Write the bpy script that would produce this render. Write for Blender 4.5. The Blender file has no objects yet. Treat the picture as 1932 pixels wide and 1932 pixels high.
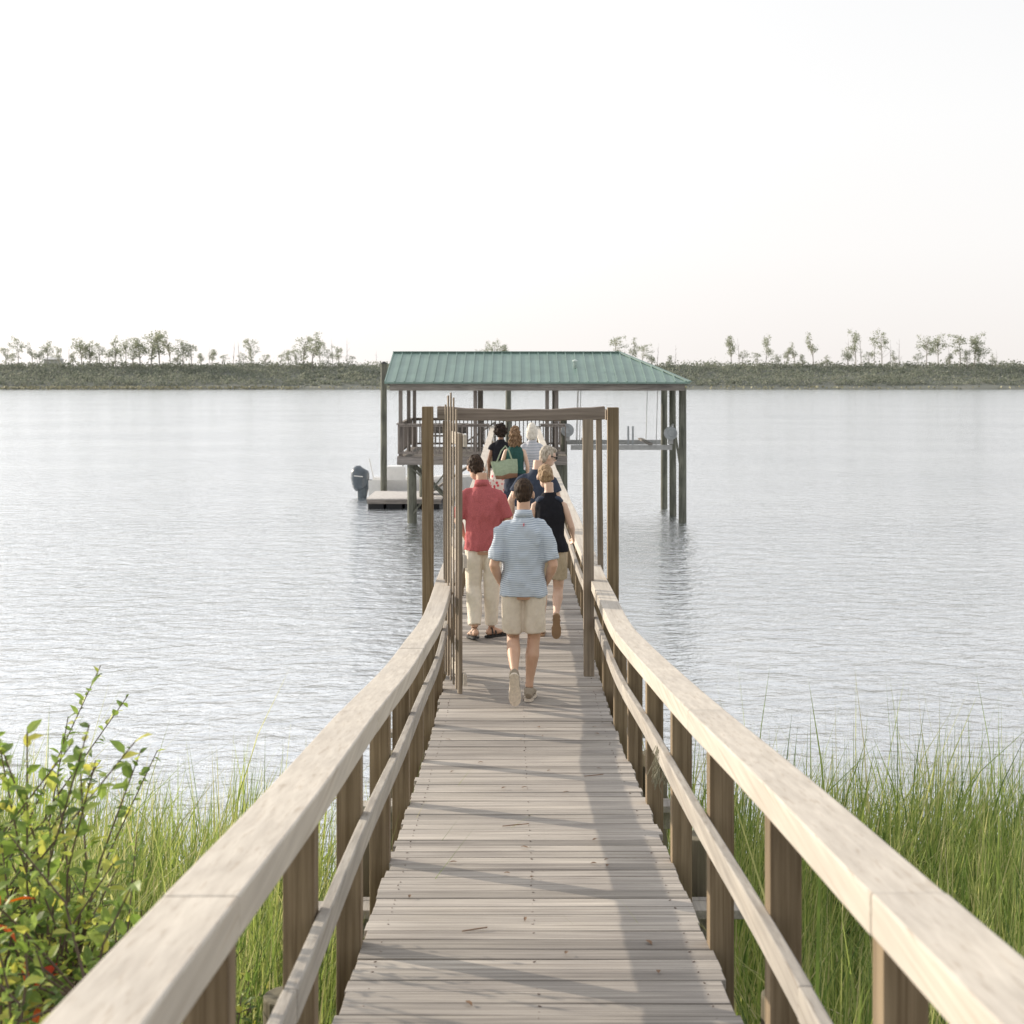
import bpy, math, random
import numpy as np
from mathutils import Vector, Matrix, noise as mnoise
random.seed(7); rng=np.random.default_rng(7)
scene=bpy.context.scene
col=scene.collection
AX=0.09
HC=4.8

# ------------------------------------------------------------------ materials
def newmat(name):
    m=bpy.data.materials.new(name); m.use_nodes=True
    nt=m.node_tree; b=nt.nodes['Principled BSDF']
    return m,nt,b
def N(nt,t,**kw):
    n=nt.nodes.new(t)
    for k,v in kw.items(): setattr(n,k,v)
    return n
def L(nt,a,b): nt.links.new(a,b)
def ramp(nt,stops):
    r=N(nt,'ShaderNodeValToRGB'); e=r.color_ramp.elements
    e[0].position=stops[0][0]; e[0].color=(*stops[0][1],1)
    e[1].position=stops[-1][0]; e[1].color=(*stops[-1][1],1)
    for p,c in stops[1:-1]:
        x=e.new(p); x.color=(*c,1)
    return r
def wood(name,dark,light,axis='Y',rough=.82,island=.35,stain=.5,bump=.25,gs=30,speck=.55,det=6):
    m,nt,b=newmat(name)
    tc=N(nt,'ShaderNodeTexCoord'); geo=N(nt,'ShaderNodeNewGeometry'); oi=N(nt,'ShaderNodeObjectInfo')
    ad=N(nt,'ShaderNodeMath',operation='ADD'); L(nt,geo.outputs['Random Per Island'],ad.inputs[0]); L(nt,oi.outputs['Random'],ad.inputs[1])
    mu=N(nt,'ShaderNodeMath',operation='MULTIPLY'); mu.inputs[1].default_value=13.7; L(nt,ad.outputs[0],mu.inputs[0])
    va=N(nt,'ShaderNodeVectorMath',operation='ADD'); L(nt,tc.outputs['Object'],va.inputs[0]); L(nt,mu.outputs[0],va.inputs[1])
    mp=N(nt,'ShaderNodeMapping'); s={'X':(.8,gs,gs),'Y':(gs,.8,gs),'Z':(gs,gs,.8)}[axis]
    mp.inputs['Scale'].default_value=s; L(nt,va.outputs[0],mp.inputs[0])
    n1=N(nt,'ShaderNodeTexNoise'); n1.inputs['Scale'].default_value=1.6; n1.inputs['Detail'].default_value=det; n1.inputs['Roughness'].default_value=.6; n1.inputs['Distortion'].default_value=.2
    L(nt,mp.outputs[0],n1.inputs['Vector'])
    r=ramp(nt,[(.3,dark),(.5,tuple((a+c)/2 for a,c in zip(dark,light))),(.68,light)]); L(nt,n1.outputs['Fac'],r.inputs[0])
    n2=N(nt,'ShaderNodeTexNoise'); n2.inputs['Scale'].default_value=1.6; n2.inputs['Detail'].default_value=4; L(nt,va.outputs[0],n2.inputs['Vector'])
    r2=ramp(nt,[(.3,(1-stain,1-stain,1-stain*.9)),(.65,(1.0,1.0,1.0))]); L(nt,n2.outputs['Fac'],r2.inputs[0])
    mx=N(nt,'ShaderNodeMix',data_type='RGBA',blend_type='MULTIPLY'); mx.inputs[0].default_value=.8
    L(nt,r.outputs[0],mx.inputs[6]); L(nt,r2.outputs[0],mx.inputs[7])
    mp3=N(nt,'ShaderNodeMapping'); mp3.inputs['Scale'].default_value=tuple(q*(3.2 if q>2 else 1.1) for q in s); L(nt,va.outputs[0],mp3.inputs[0])
    n3=N(nt,'ShaderNodeTexNoise'); n3.inputs['Scale'].default_value=1.2; n3.inputs['Detail'].default_value=2; L(nt,mp3.outputs[0],n3.inputs['Vector'])
    r4=ramp(nt,[(.30,(speck,speck*.96,speck*.92)),(.42,(1,1,1))]); L(nt,n3.outputs['Fac'],r4.inputs[0])
    mx2=N(nt,'ShaderNodeMix',data_type='RGBA',blend_type='MULTIPLY'); mx2.inputs[0].default_value=1; L(nt,mx.outputs[2],mx2.inputs[6]); L(nt,r4.outputs[0],mx2.inputs[7])
    r3=N(nt,'ShaderNodeMapRange'); r3.inputs[3].default_value=1-island; r3.inputs[4].default_value=1+island*.4; L(nt,geo.outputs['Random Per Island'],r3.inputs[0])
    m2=N(nt,'ShaderNodeVectorMath',operation='SCALE'); L(nt,mx2.outputs[2],m2.inputs[0]); L(nt,r3.outputs[0],m2.inputs['Scale'])
    L(nt,m2.outputs[0],b.inputs['Base Color']); b.inputs['Roughness'].default_value=rough
    b.inputs['Specular IOR Level'].default_value=.3
    bp=N(nt,'ShaderNodeBump'); bp.inputs['Strength'].default_value=bump; bp.inputs['Distance'].default_value=.006
    L(nt,n1.outputs['Fac'],bp.inputs['Height']); L(nt,bp.outputs[0],b.inputs['Normal'])
    return m
def plain(name,c,rough=.6,metal=0,var=.15,scale=8,bump=.0,spec=.4):
    m,nt,b=newmat(name)
    tc=N(nt,'ShaderNodeTexCoord'); n1=N(nt,'ShaderNodeTexNoise'); n1.inputs['Scale'].default_value=scale; n1.inputs['Detail'].default_value=6
    L(nt,tc.outputs['Object'],n1.inputs['Vector'])
    r=ramp(nt,[(.3,tuple(x*(1-var) for x in c)),(.7,tuple(min(1,x*(1+var)) for x in c))]); L(nt,n1.outputs['Fac'],r.inputs[0])
    L(nt,r.outputs[0],b.inputs['Base Color']); b.inputs['Roughness'].default_value=rough; b.inputs['Metallic'].default_value=metal
    b.inputs['Specular IOR Level'].default_value=spec
    if bump:
        bp=N(nt,'ShaderNodeBump'); bp.inputs['Strength'].default_value=bump; bp.inputs['Distance'].default_value=.01
        L(nt,n1.outputs['Fac'],bp.inputs['Height']); L(nt,bp.outputs[0],b.inputs['Normal'])
    return m
def foliage(name,cols,trans=.4,rough=.55):
    m,nt,b=newmat(name)
    geo=N(nt,'ShaderNodeNewGeometry'); r=ramp(nt,[(i/(len(cols)-1),c) for i,c in enumerate(cols)])
    L(nt,geo.outputs['Random Per Island'],r.inputs[0]); L(nt,r.outputs[0],b.inputs['Base Color']); b.inputs['Roughness'].default_value=rough
    b.inputs['Specular IOR Level'].default_value=.35
    if trans<=0: return m
    t=N(nt,'ShaderNodeBsdfTranslucent'); hs=N(nt,'ShaderNodeHueSaturation'); hs.inputs['Value'].default_value=1.6; hs.inputs['Saturation'].default_value=1.05
    L(nt,r.outputs[0],hs.inputs['Color']); L(nt,hs.outputs[0],t.inputs[0])
    mx=N(nt,'ShaderNodeMixShader'); mx.inputs[0].default_value=trans
    L(nt,b.outputs[0],mx.inputs[1]); L(nt,t.outputs[0],mx.inputs[2]); L(nt,mx.outputs[0],nt.nodes['Material Output'].inputs[0])
    return m

M_deck=wood('deck_wood',(.27,.244,.218),(.54,.495,.44),'X',island=.30,stain=.28,gs=30,speck=.66)
M_cap=wood('handrail_wood',(.50,.45,.385),(.645,.59,.51),'Y',island=.10,stain=.16,gs=26,speck=.84,det=4)
M_mid=wood('lower_rail_wood',(.34,.31,.275),(.54,.50,.44),'Y',island=.15,stain=.28,gs=28,speck=.78,det=4)
M_post=wood('post_wood',(.17,.122,.07),(.37,.285,.185),'Z',island=.2,stain=.35,gs=24,speck=.7)
M_gatew=wood('gate_wood',(.20,.16,.12),(.40,.33,.255),'Z',island=.2,stain=.3,gs=26,speck=.7)
M_beam=wood('beam_wood',(.20,.16,.13),(.38,.32,.27),'X',island=.2,stain=.3,gs=26,speck=.7)
M_pile=wood('pile_wood',(.10,.105,.08),(.23,.23,.185),'Z',island=.2,stain=.4,gs=8)
M_pilew=wood('pier_pile_wood',(.16,.14,.09),(.32,.28,.19),'Z',island=.2,stain=.4,gs=8)
M_pav=wood('boathouse_wood',(.20,.175,.155),(.37,.325,.29),'Z',island=.3,stain=.3,gs=8)
M_pavx=wood('boathouse_beam_wood',(.22,.20,.18),(.40,.36,.325),'X',island=.3,stain=.3,gs=8)

# ------------------------------------------------------------------ mesh builder
class MB:
    def __init__(s): s.v=[]; s.f=[]; s.m=[]
    def add(s,v,f,mi=0):
        o=len(s.v); s.v+= [tuple(p) for p in v]; s.f+=[tuple(i+o for i in q) for q in f]; s.m+=[mi]*len(f); return s
    def box(s,c,d,rot=None,mi=0):
        hx,hy,hz=d[0]/2,d[1]/2,d[2]/2
        pts=[Vector((x,y,z)) for z in(-hz,hz) for y in(-hy,hy) for x in(-hx,hx)]
        if rot is not None: pts=[rot@p for p in pts]
        pts=[p+Vector(c) for p in pts]
        return s.add(pts,[(0,2,3,1),(4,5,7,6),(0,1,5,4),(2,6,7,3),(0,4,6,2),(1,3,7,5)],mi)
    def bar(s,p0,p1,w,h,up=(0,0,1),mi=0):
        p0=Vector(p0);p1=Vector(p1);t=(p1-p0).normalized();u=Vector(up)
        a=t.cross(u).normalized(); b=a.cross(t).normalized()
        pts=[p+a*sx*w/2+b*sz*h/2 for p in(p0,p1) for sx,sz in((-1,-1),(1,-1),(1,1),(-1,1))]
        return s.add(pts,[(0,1,2,3),(7,6,5,4),(0,4,5,1),(1,5,6,2),(2,6,7,3),(3,7,4,0)],mi)
    def loft(s,path,side=(1,0,0),n=14,mi=0):
        P=[Vector(p[:3]) for p in path]; side=Vector(side); V=[];F=[]
        for i,p in enumerate(P):
            t=(P[min(i+1,len(P)-1)]-P[max(i-1,0)]).normalized()
            a=(side-t*side.dot(t)).normalized(); b=t.cross(a)
            ra,rb=path[i][3],path[i][4] if len(path[i])>4 else path[i][3]
            for k in range(n):
                th=2*math.pi*k/n; V.append(p+a*ra*math.cos(th)+b*rb*math.sin(th))
        for i in range(len(P)-1):
            for k in range(n):
                k2=(k+1)%n; F.append((i*n+k,i*n+k2,(i+1)*n+k2,(i+1)*n+k))
        F.append(tuple(range(n))[::-1]); F.append(tuple(range((len(P)-1)*n,len(P)*n)))
        return s.add(V,F,mi)
    def cyl(s,p0,p1,r0,r1=None,n=12,mi=0):
        r1=r0 if r1 is None else r1
        t=(Vector(p1)-Vector(p0)).normalized(); side=(1,0,0) if abs(t.x)<.9 else (0,1,0)
        return s.loft([(*p0,r0,r0),(*p1,r1,r1)],side,n,mi)
    def ell(s,c,r,R=None,n=14,m=9,mi=0):
        V=[];F=[];c=Vector(c)
        for i in range(1,m):
            ph=math.pi*i/m
            for k in range(n):
                th=2*math.pi*k/n; p=Vector((r[0]*math.sin(ph)*math.cos(th),r[1]*math.sin(ph)*math.sin(th),r[2]*math.cos(ph)))
                if R is not None:p=R@p
                V.append(p+c)
        t=Vector((0,0,r[2]));bt=Vector((0,0,-r[2]))
        if R is not None:t=R@t;bt=R@bt
        V.append(t+c);V.append(bt+c);T=len(V)-2;B=T+1
        for i in range(m-2):
            for k in range(n):
                k2=(k+1)%n; F.append((i*n+k,(i+1)*n+k,(i+1)*n+k2,i*n+k2))
        for k in range(n):
            k2=(k+1)%n; F.append((T,k,k2)); F.append((B,(m-2)*n+k2,(m-2)*n+k))
        return s.add(V,F,mi)
    def build(s,name,mats,parent=None,label=None,smooth=False,bevel=0,loc=None):
        me=bpy.data.meshes.new(name); me.from_pydata(s.v,[],s.f); me.update()
        if not isinstance(mats,(list,tuple)): mats=[mats]
        for m in mats: me.materials.append(m)
        if len(mats)>1: me.polygons.foreach_set('material_index',s.m)
        if smooth: me.polygons.foreach_set('use_smooth',[True]*len(me.polygons))
        return link(name,me,parent,label,bevel)
def link(name,me,parent=None,label=None,bevel=0):
    o=bpy.data.objects.new(name,me); col.objects.link(o)
    if bevel:
        b=o.modifiers.new('bevel','BEVEL'); b.width=bevel; b.segments=2; b.limit_method='ANGLE'
    if parent is not None: setpar(o,parent)
    if label: o['label']=label
    return o
def setpar(o,p):
    o.parent=p
    if p.type=='EMPTY' and not p.get('local'):
        o.matrix_parent_inverse=Matrix.Translation(-Vector(p.location))
    
def thing(name,label,cat,loc=(0,0,0),group=None,local=False,yaw=0):
    e=bpy.data.objects.new(name,None); col.objects.link(e); e.location=loc; e.empty_display_size=.2
    e['label']=label; e['category']=cat
    if group:e['group']=group
    if local:e['local']=1; e.rotation_euler=(0,0,yaw)
    return e
def interp(tab,y):
    for (a,za),(b,zb) in zip(tab,tab[1:]):
        if y<=b: return za+(zb-za)*(y-a)/(b-a)
    return tab[-1][1]
def smooth_prof(tab):
    def f(y):
        return sum(interp(tab,y+d)*w for d,w in((-.8,.15),(-.4,.22),(0,.26),(.4,.22),(.8,.15)))
    return f
deckz=smooth_prof([(-4,3.32),(0,3.02),(5,2.63),(11.0,2.14),(13,2.12),(44,2.14),(60,2.15)])
railz=smooth_prof([(-4,4.48),(2.15,3.87),(5.7,3.49),(8,3.24),(10.9,2.98),(14,2.96),(30,2.98),(44,3.10),(60,3.16)])

# ================================================================== PEOPLE
def fuse(mb,name,mat,parent,voxel=.009,sm=4,wr=0,wscale=.12,label=None,lo=-9):
    me=bpy.data.meshes.new('tmp'); me.from_pydata(mb.v,[],mb.f); me.update()
    o=bpy.data.objects.new('tmp',me); col.objects.link(o)
    r=o.modifiers.new('r','REMESH'); r.mode='VOXEL'; r.voxel_size=voxel; r.use_smooth_shade=True
    s=o.modifiers.new('s','SMOOTH'); s.factor=.5; s.iterations=sm
    dg=bpy.context.evaluated_depsgraph_get()
    m2=bpy.data.meshes.new_from_object(o.evaluated_get(dg))
    bpy.data.objects.remove(o); m2.name=name
    if wr:
        nv=len(m2.vertices); co=np.empty(nv*3); m2.vertices.foreach_get('co',co); co=co.reshape(-1,3)
        no=np.empty(nv*3); m2.vertices.foreach_get('normal',no); no=no.reshape(-1,3)
        off=random.random()*50
        d=np.array([mnoise.noise(Vector((c[0]/wscale+off,c[1]/wscale,c[2]/(wscale*1.5)+c[0]*3)))+.5*mnoise.noise(Vector((c[0]/wscale*2.3+off,c[1]/wscale*2.3,c[2]/wscale*1.4-abs(c[0])*9))) for c in co])
        d=np.maximum(d,lo)
        co=co+no*(d*wr)[:,None]; m2.vertices.foreach_set('co',co.ravel()); m2.update()
    m2.materials.clear(); m2.materials.append(mat)
    m2.polygons.foreach_set('use_smooth',[True]*len(m2.polygons))
    return link(name,m2,parent,label)

def skinmat(name,c):
    m,nt,b=newmat(name); 
    tc=N(nt,'ShaderNodeTexCoord'); n1=N(nt,'ShaderNodeTexNoise'); n1.inputs['Scale'].default_value=14
    L(nt,tc.outputs['Object'],n1.inputs['Vector']); r=ramp(nt,[(.3,(c[0]*.9,c[1]*.84,c[2]*.8)),(.7,c)]); L(nt,n1.outputs['Fac'],r.inputs[0]); L(nt,r.outputs[0],b.inputs['Base Color'])
    b.inputs['Roughness'].default_value=.5
    return m
def cloth(name,c,var=.12,scale=30): return plain(name,c,rough=.9,var=var,scale=scale,bump=.3,spec=.15)
def stripes(name,base,line,pitch,frac):
    m,nt,b=newmat(name); tc=N(nt,'ShaderNodeTexCoord'); sp=N(nt,'ShaderNodeSeparateXYZ'); L(nt,tc.outputs['Object'],sp.inputs[0])
    n=N(nt,'ShaderNodeTexNoise'); n.inputs['Scale'].default_value=5; L(nt,tc.outputs['Object'],n.inputs['Vector'])
    a=N(nt,'ShaderNodeMath',operation='MULTIPLY_ADD'); L(nt,n.outputs['Fac'],a.inputs[0]); a.inputs[1].default_value=.03; L(nt,sp.outputs[2],a.inputs[2])
    d=N(nt,'ShaderNodeMath',operation='DIVIDE'); d.inputs[1].default_value=pitch; L(nt,a.outputs[0],d.inputs[0])
    f=N(nt,'ShaderNodeMath',operation='FRACT'); L(nt,d.outputs[0],f.inputs[0])
    c=N(nt,'ShaderNodeMath',operation='LESS_THAN'); c.inputs[1].default_value=frac; L(nt,f.outputs[0],c.inputs[0])
    mx=N(nt,'ShaderNodeMix',data_type='RGBA'); L(nt,c.outputs[0],mx.inputs[0]); mx.inputs[6].default_value=(*base,1); mx.inputs[7].default_value=(*line,1)
    L(nt,mx.outputs[2],b.inputs['Base Color']); b.inputs['Roughness'].default_value=.9; b.inputs['Specular IOR Level'].default_value=.15
    return m
def hairmat(name,d,l):
    m,nt,b=newmat(name); tc=N(nt,'ShaderNodeTexCoord'); mp=N(nt,'ShaderNodeMapping'); mp.inputs['Scale'].default_value=(90,90,22); L(nt,tc.outputs['Object'],mp.inputs[0])
    n=N(nt,'ShaderNodeTexNoise'); n.inputs['Scale'].default_value=1; n.inputs['Detail'].default_value=5; L(nt,mp.outputs[0],n.inputs['Vector'])
    r=ramp(nt,[(.35,d),(.65,l)]); L(nt,n.outputs['Fac'],r.inputs[0]); L(nt,r.outputs[0],b.inputs['Base Color']); b.inputs['Roughness'].default_value=.7; b.inputs['Specular IOR Level'].default_value=.2
    bp=N(nt,'ShaderNodeBump'); bp.inputs['Strength'].default_value=.5; bp.inputs['Distance'].default_value=.006; L(nt,n.outputs['Fac'],bp.inputs['Height']); L(nt,bp.outputs[0],b.inputs['Normal'])
    return m
M_eye=plain('eye_white',(.5,.48,.45),rough=.3,var=.05)

class Person:
    def __init__(s,label,loc,H,J=None,lean=(0,0),headyaw=0,headpitch=0,yaw=0,skin=None,vox=.008,female=False):
        k=s.k=H/1.8; s.vox=vox; s.f=female
        s.e=thing('person',label,'person',loc,local=True,yaw=yaw)
        D=dict(hipL=(-.092,0,.93),kneeL=(-.10,.02,.51),ankL=(-.10,-.01,.105),dL=(0,1,0),uL=(0,0,1),
               hipR=(.092,0,.93),kneeR=(.10,.02,.51),ankR=(.10,-.01,.105),dR=(0,1,0),uR=(0,0,1),
               shL=(-.168,-.005,1.405),elL=(-.24,-.03,1.14),wrL=(-.235,.04,.92),
               shR=(.168,-.005,1.405),elR=(.24,-.03,1.14),wrR=(.235,.04,.92),head=(0,.02,1.685))
        if female:
            for q in('shL','shR'): D[q]=(D[q][0]*.86,D[q][1],D[q][2])
            for q in('elL','elR','wrL','wrR'): D[q]=(D[q][0]*.9,D[q][1],D[q][2])
        if J: D.update(J)
        s.lean=lean
        def LN(p):
            p=Vector(p)
            if p.z>.95: p=p+Vector((lean[0],lean[1],0))*(p.z-.95)
            return p
        s.LN=LN
        s.J={a:(LN(b) if a[:2] in('sh','el','wr','he') else Vector(b)) for a,b in D.items()}
        s.R=(Matrix.Rotation(headyaw,3,'Z')@Matrix.Rotation(headpitch,3,'X'))
        s.body(skin)
    def S(s,mb): mb.v=[(a*s.k,b*s.k,c*s.k) for a,b,c in mb.v]; return mb
    def t(s,z,a,b,y=0): p=s.LN((0,y,z)); return (p.x,p.y,p.z,a,b)
    def hd(s,p): return s.J['head']+s.R@Vector(p)
    def body(s,skin):
        mb=MB(); J=s.J; f=s.f; w=.86 if f else 1
        mb.loft([s.t(.83,.13,.09),s.t(.90,.158,.10),s.t(.98,.150,.095),s.t(1.08,.125 if f else .135,.088),s.t(1.18,.125*w,.092),s.t(1.30,.15*w,.10),s.t(1.38,.150*w,.092),s.t(1.43,.115*w,.075),s.t(1.475,.072,.06),s.t(1.53,.056*w,.058*w,.005),s.t(1.62,.054*w,.056*w,.015)])
        for q,sg in(('L',-1),('R',1)):
            H_,K,A=J['hip'+q],J['knee'+q],J['ank'+q]
            back=Vector((0,-.014,0))
            mb.loft([(*(H_+Vector((0,0,.03))),.075,.085),(*H_.lerp(K,.3),.076,.08),(*H_.lerp(K,.7),.062,.066),(*K,.053,.055),
                     (*(K.lerp(A,.15)+back*.5),.052,.054),(*(K.lerp(A,.35)+back),.057,.062),(*(K.lerp(A,.6)+back*.6),.045,.047),(*K.lerp(A,.85),.033,.036),(*A,.034,.038)])
            d=Vector(J['d'+q]).normalized(); u=Vector(J['u'+q]).normalized(); sd=d.cross(u)
            b0=A-u*.085-d*.06
            mb.loft([(*(b0+d*t+u*rb),ra,rb) for t,ra,rb in((0,.02,.02),(.02,.032,.034),(.08,.034,.042),(.14,.038,.030),(.19,.045,.020),(.235,.04,.014),(.25,.02,.01))],sd)
            S_,E,W=J['sh'+q],J['el'+q],J['wr'+q]; g=.85 if f else 1
            mb.loft([(*(S_-Vector((sg*.035,0,.0))),.034*g,.040*g),(*(S_.lerp(E,.10)),.043*g,.047*g),(*S_.lerp(E,.4),.046*g,.047*g),(*S_.lerp(E,.8),.041*g,.042*g),(*E,.038*g,.04*g),
                     (*E.lerp(W,.25),.042*g,.041*g),(*E.lerp(W,.7),.031*g,.03*g),(*W,.025*g,.022*g)],(0,1,0))
            h=(W-E).normalized(); fw=Vector((0,1,0)); fw=(fw-h*fw.dot(h)); 
            if fw.length<.2: fw=Vector((0,0,1))-h*h.z
            fw.normalize(); inn=Vector((-sg,0,0)); inn=(inn-h*inn.dot(h)-fw*inn.dot(fw))
            inn=inn.normalized() if inn.length>.1 else h.cross(fw)
            mb.loft([(*W,.024,.018),(*(W+h*.03),.034,.016),(*(W+h*.07),.04,.015),(*(W+h*.095),.038,.012)],fw)
            for i,(o,l) in enumerate(((.029,.07),(.010,.08),(-.010,.074),(-.028,.058))):
                a=W+h*.088+fw*o; b=a+h*l*.45+inn*.008; c=b+h*l*.35+inn*.022; e=c+h*l*.15+inn*.02
                mb.loft([(*a,.009,.009),(*b,.0085,.0085),(*c,.008,.008),(*e,.006,.006)],fw,n=8)
            a=W+h*.025+fw*.028; mb.loft([(*a,.012,.012),(*(a+h*.03+fw*.022+inn*.008),.011,.011),(*(a+h*.062+fw*.026+inn*.02),.008,.008)],(inn.x,inn.y,inn.z),n=8)
        R=s.R
        mb.ell(s.hd((0,-.005,.018)),(.074,.094,.102),R); mb.ell(s.hd((0,.022,-.055)),(.055,.068,.058),R)
        mb.ell(s.hd((0,.083,.022)),(.045,.012,.012),R); mb.loft([(*s.hd((0,.085,.015)),.009,.01),(*s.hd((0,.106,-.022)),.015,.013),(*s.hd((0,.09,-.034)),.014,.008)],R@Vector((1,0,0)),n=8)
        mb.ell(s.hd((0,.083,-.062)),(.024,.01,.009),R,8,6)
        for sg in(-1,1): mb.ell(s.hd((sg*.081,-.005,-.008)),(.012,.02,.034),R,8,6)
        o=fuse(s.S(mb),'body',skin,s.e,s.vox,2)
        for sg in(-1,1):
            eb=MB(); eb.ell(s.hd((sg*.031,.078,.004)),(.013,.012,.010),R,8,6)
            s.S(eb).build('eye',M_eye,s.e,smooth=True)
    def shirt(s,mat,hem=.88,loose=.02,sl=.95,collar=True,name='shirt',wide=1,wr=.006,label=None,slr=.07):
        mb=MB(); l=loose; w=.88 if s.f else 1
        mb.loft([s.t(hem,(.172+l)*wide,.118+l),s.t(hem+.06,(.168+l)*wide,.12+l),s.t(1.06,(.152+l)*w,.112+l),s.t(1.18,(.152+l)*w,.112+l),s.t(1.28,(.168+l*.7)*w,.122+l*.6),s.t(1.36,(.176+l*.3)*w,.118),s.t(1.41,.160*w,.102),s.t(1.455,.118*w,.086),s.t(1.49,.082,.074),s.t(1.52,.066,.068)])
        if sl>0:
            for q,sg in(('L',-1),('R',1)):
                S_,E=s.J['sh'+q],s.J['el'+q]
                P0=S_-Vector((sg*.09,0,-.022)); P1=S_-Vector((sg*.03,0,-.006))
                mb.loft([(*P0,.036,.056),(*P1,.046,.060),(*S_.lerp(E,.10),.057,.063),(*S_.lerp(E,sl*.5),slr*.96,slr*.98),(*S_.lerp(E,sl),slr,slr*1.05)],(0,1,0))
        o=fuse(s.S(mb),name,mat,s.e,.008,9,wr,.10,label=label,lo=-.2)
        if collar:
            c=MB(); p=s.t(1.490,.080,.078); q=s.t(1.55,.066,.066,.008)
            c.loft([p,q],n=20); s.S(c).build('collar',mat,s.e,smooth=True)
        return o
    def legs(s,mat,hem,r0=.098,r1=.1,name='shorts',label=None):
        mb=MB(); mb.loft([s.t(.855,.12,.09),s.t(.90,.176,.122),s.t(.97,.168,.116),s.t(1.03,.155,.11)])
        for q in'LR':
            H_,K,A=s.J['hip'+q],s.J['knee'+q],s.J['ank'+q]
            if hem>.5:
                t=(H_.z-hem)/(H_.z-K.z); E=H_.lerp(K,t)
                mb.loft([(*(H_+Vector((0,0,.02))),.088,.1),(*H_.lerp(K,t*.4),r0,r0+.014),(*E,r1,r1*1.15)])
            else:
                mb.loft([(*(H_+Vector((0,0,.02))),.088,.1),(*H_.lerp(K,.35),r0,r0+.008),(*H_.lerp(K,.75),r0*.9,r0*.94),(*K,.076,.08),(*(K.lerp(A,.3)+Vector((0,-.008,0))),.074,.080),(*K.lerp(A,.65),r1*1.05,r1*1.1),(*K.lerp(A,.94),r1,r1*1.1)])
        return fuse(s.S(mb),name,mat,s.e,.008,3,.010,.09,label=label,lo=-.2)
    def skirt(s,mat,hem,r=.2,top=1.05,name='skirt'):
        mb=MB(); mb.loft([s.t(top,.135,.105),s.t(.97,.17,.125),s.t(.88,.185,.14),s.t(hem,r,r*.85)],n=24)
        return fuse(s.S(mb),name,mat,s.e,.012,2,.012,.08)
    def shoe(s,q,mu,ms,sandal=False):
        A=s.J['ank'+q]; d=Vector(s.J['d'+q]).normalized(); u=Vector(s.J['u'+q]).normalized(); sd=d.cross(u); b0=A-u*.085-d*.065
        so=MB(); prof=[(-.012,.0),(-.008,.02),(.01,.034),(.06,.037),(.11,.036),(.16,.046),(.21,.049),(.25,.042),(.275,.025),(.285,0)]
        out=[(t,w) for t,w in prof]+[(t,-w) for t,w in prof[-2:0:-1]]
        V=[b0+d*t+sd*w for t,w in out]+[b0+d*t+sd*w-u*.02 for t,w in out]; n=len(out)
        F=[tuple(range(n)),tuple(range(n,2*n))[::-1]]+[(i,(i+1)%n,n+(i+1)%n,n+i) for i in range(n)]
        mb=MB()
        if sandal:
            straps=[]
            for t,w,h in((.17,.05,.034),(.09,.043,.07),(.05,.04,.085)):
                n_=14; V2=[];F2=[]
                for k in range(n_+1):
                    th=math.pi*k/n_
                    for dd in(-.009,.009): V2.append(b0+d*(t+dd)+sd*w*math.cos(th)+u*(h+.006)*math.sin(th))
                for k in range(n_): F2.append((2*k,2*k+1,2*k+3,2*k+2))
                straps.append((V2,F2))
            so.add(V,F); o=s.S(so).build('sandal',ms,s.e)
            for V2,F2 in straps:
                m2=MB(); m2.add(V2,F2); q_=s.S(m2).build('strap',mu,None,smooth=True); q_.parent=o
        else:
            mb.loft([(*(b0+d*t+u*(rb-.002)),ra,rb) for t,ra,rb in((-.005,.025,.028),(.02,.038,.045),(.08,.04,.05),(.13,.043,.042),(.18,.049,.032),(.235,.047,.024),(.27,.03,.017))],sd)
            mb.loft([(*(A-u*.05-d*.01),.042,.05),(*(A-u*.005-d*.01),.04,.045)],sd)
            o=fuse(s.S(mb),'shoe',mu,s.e,.006,1)
            so.add(V,F); o2=s.S(so).build('sole',ms); o2.parent=o
    def hair(s,mat,kind,wr=.012):
        mb=MB();R=s.R
        mb.ell(s.hd((0,-.018,.032)),(.081,.092,.100),R)
        if kind=='short': mb.ell(s.hd((0,-.043,-.012)),(.068,.058,.076),R); mb.ell(s.hd((0,.03,.085)),(.066,.065,.038),R)
        if kind=='long':
            mb.ell(s.hd((0,-.04,-.03)),(.098,.085,.12),R); mb.ell(s.hd((-.02,-.075,-.13)),(.095,.06,.12),R); mb.ell(s.hd((.05,-.06,-.12)),(.07,.06,.11),R)
        if kind=='curly': mb.ell(s.hd((0,-.03,.0)),(.118,.105,.13),R)
        if kind=='bob': mb.ell(s.hd((0,-.03,-.03)),(.10,.09,.12),R); mb.ell(s.hd((0,-.04,-.09)),(.10,.075,.085),R)
        if kind=='bun': mb.ell(s.hd((0,-.05,-.02)),(.075,.065,.07),R); mb.ell(s.hd((.0,-.10,.0)),(.05,.045,.045),R); mb.ell(s.hd((0.02,-.115,-.02)),(.035,.035,.03),R)
        return fuse(s.S(mb),'hair',mat,s.e,.006,2,wr,.03)

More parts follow.
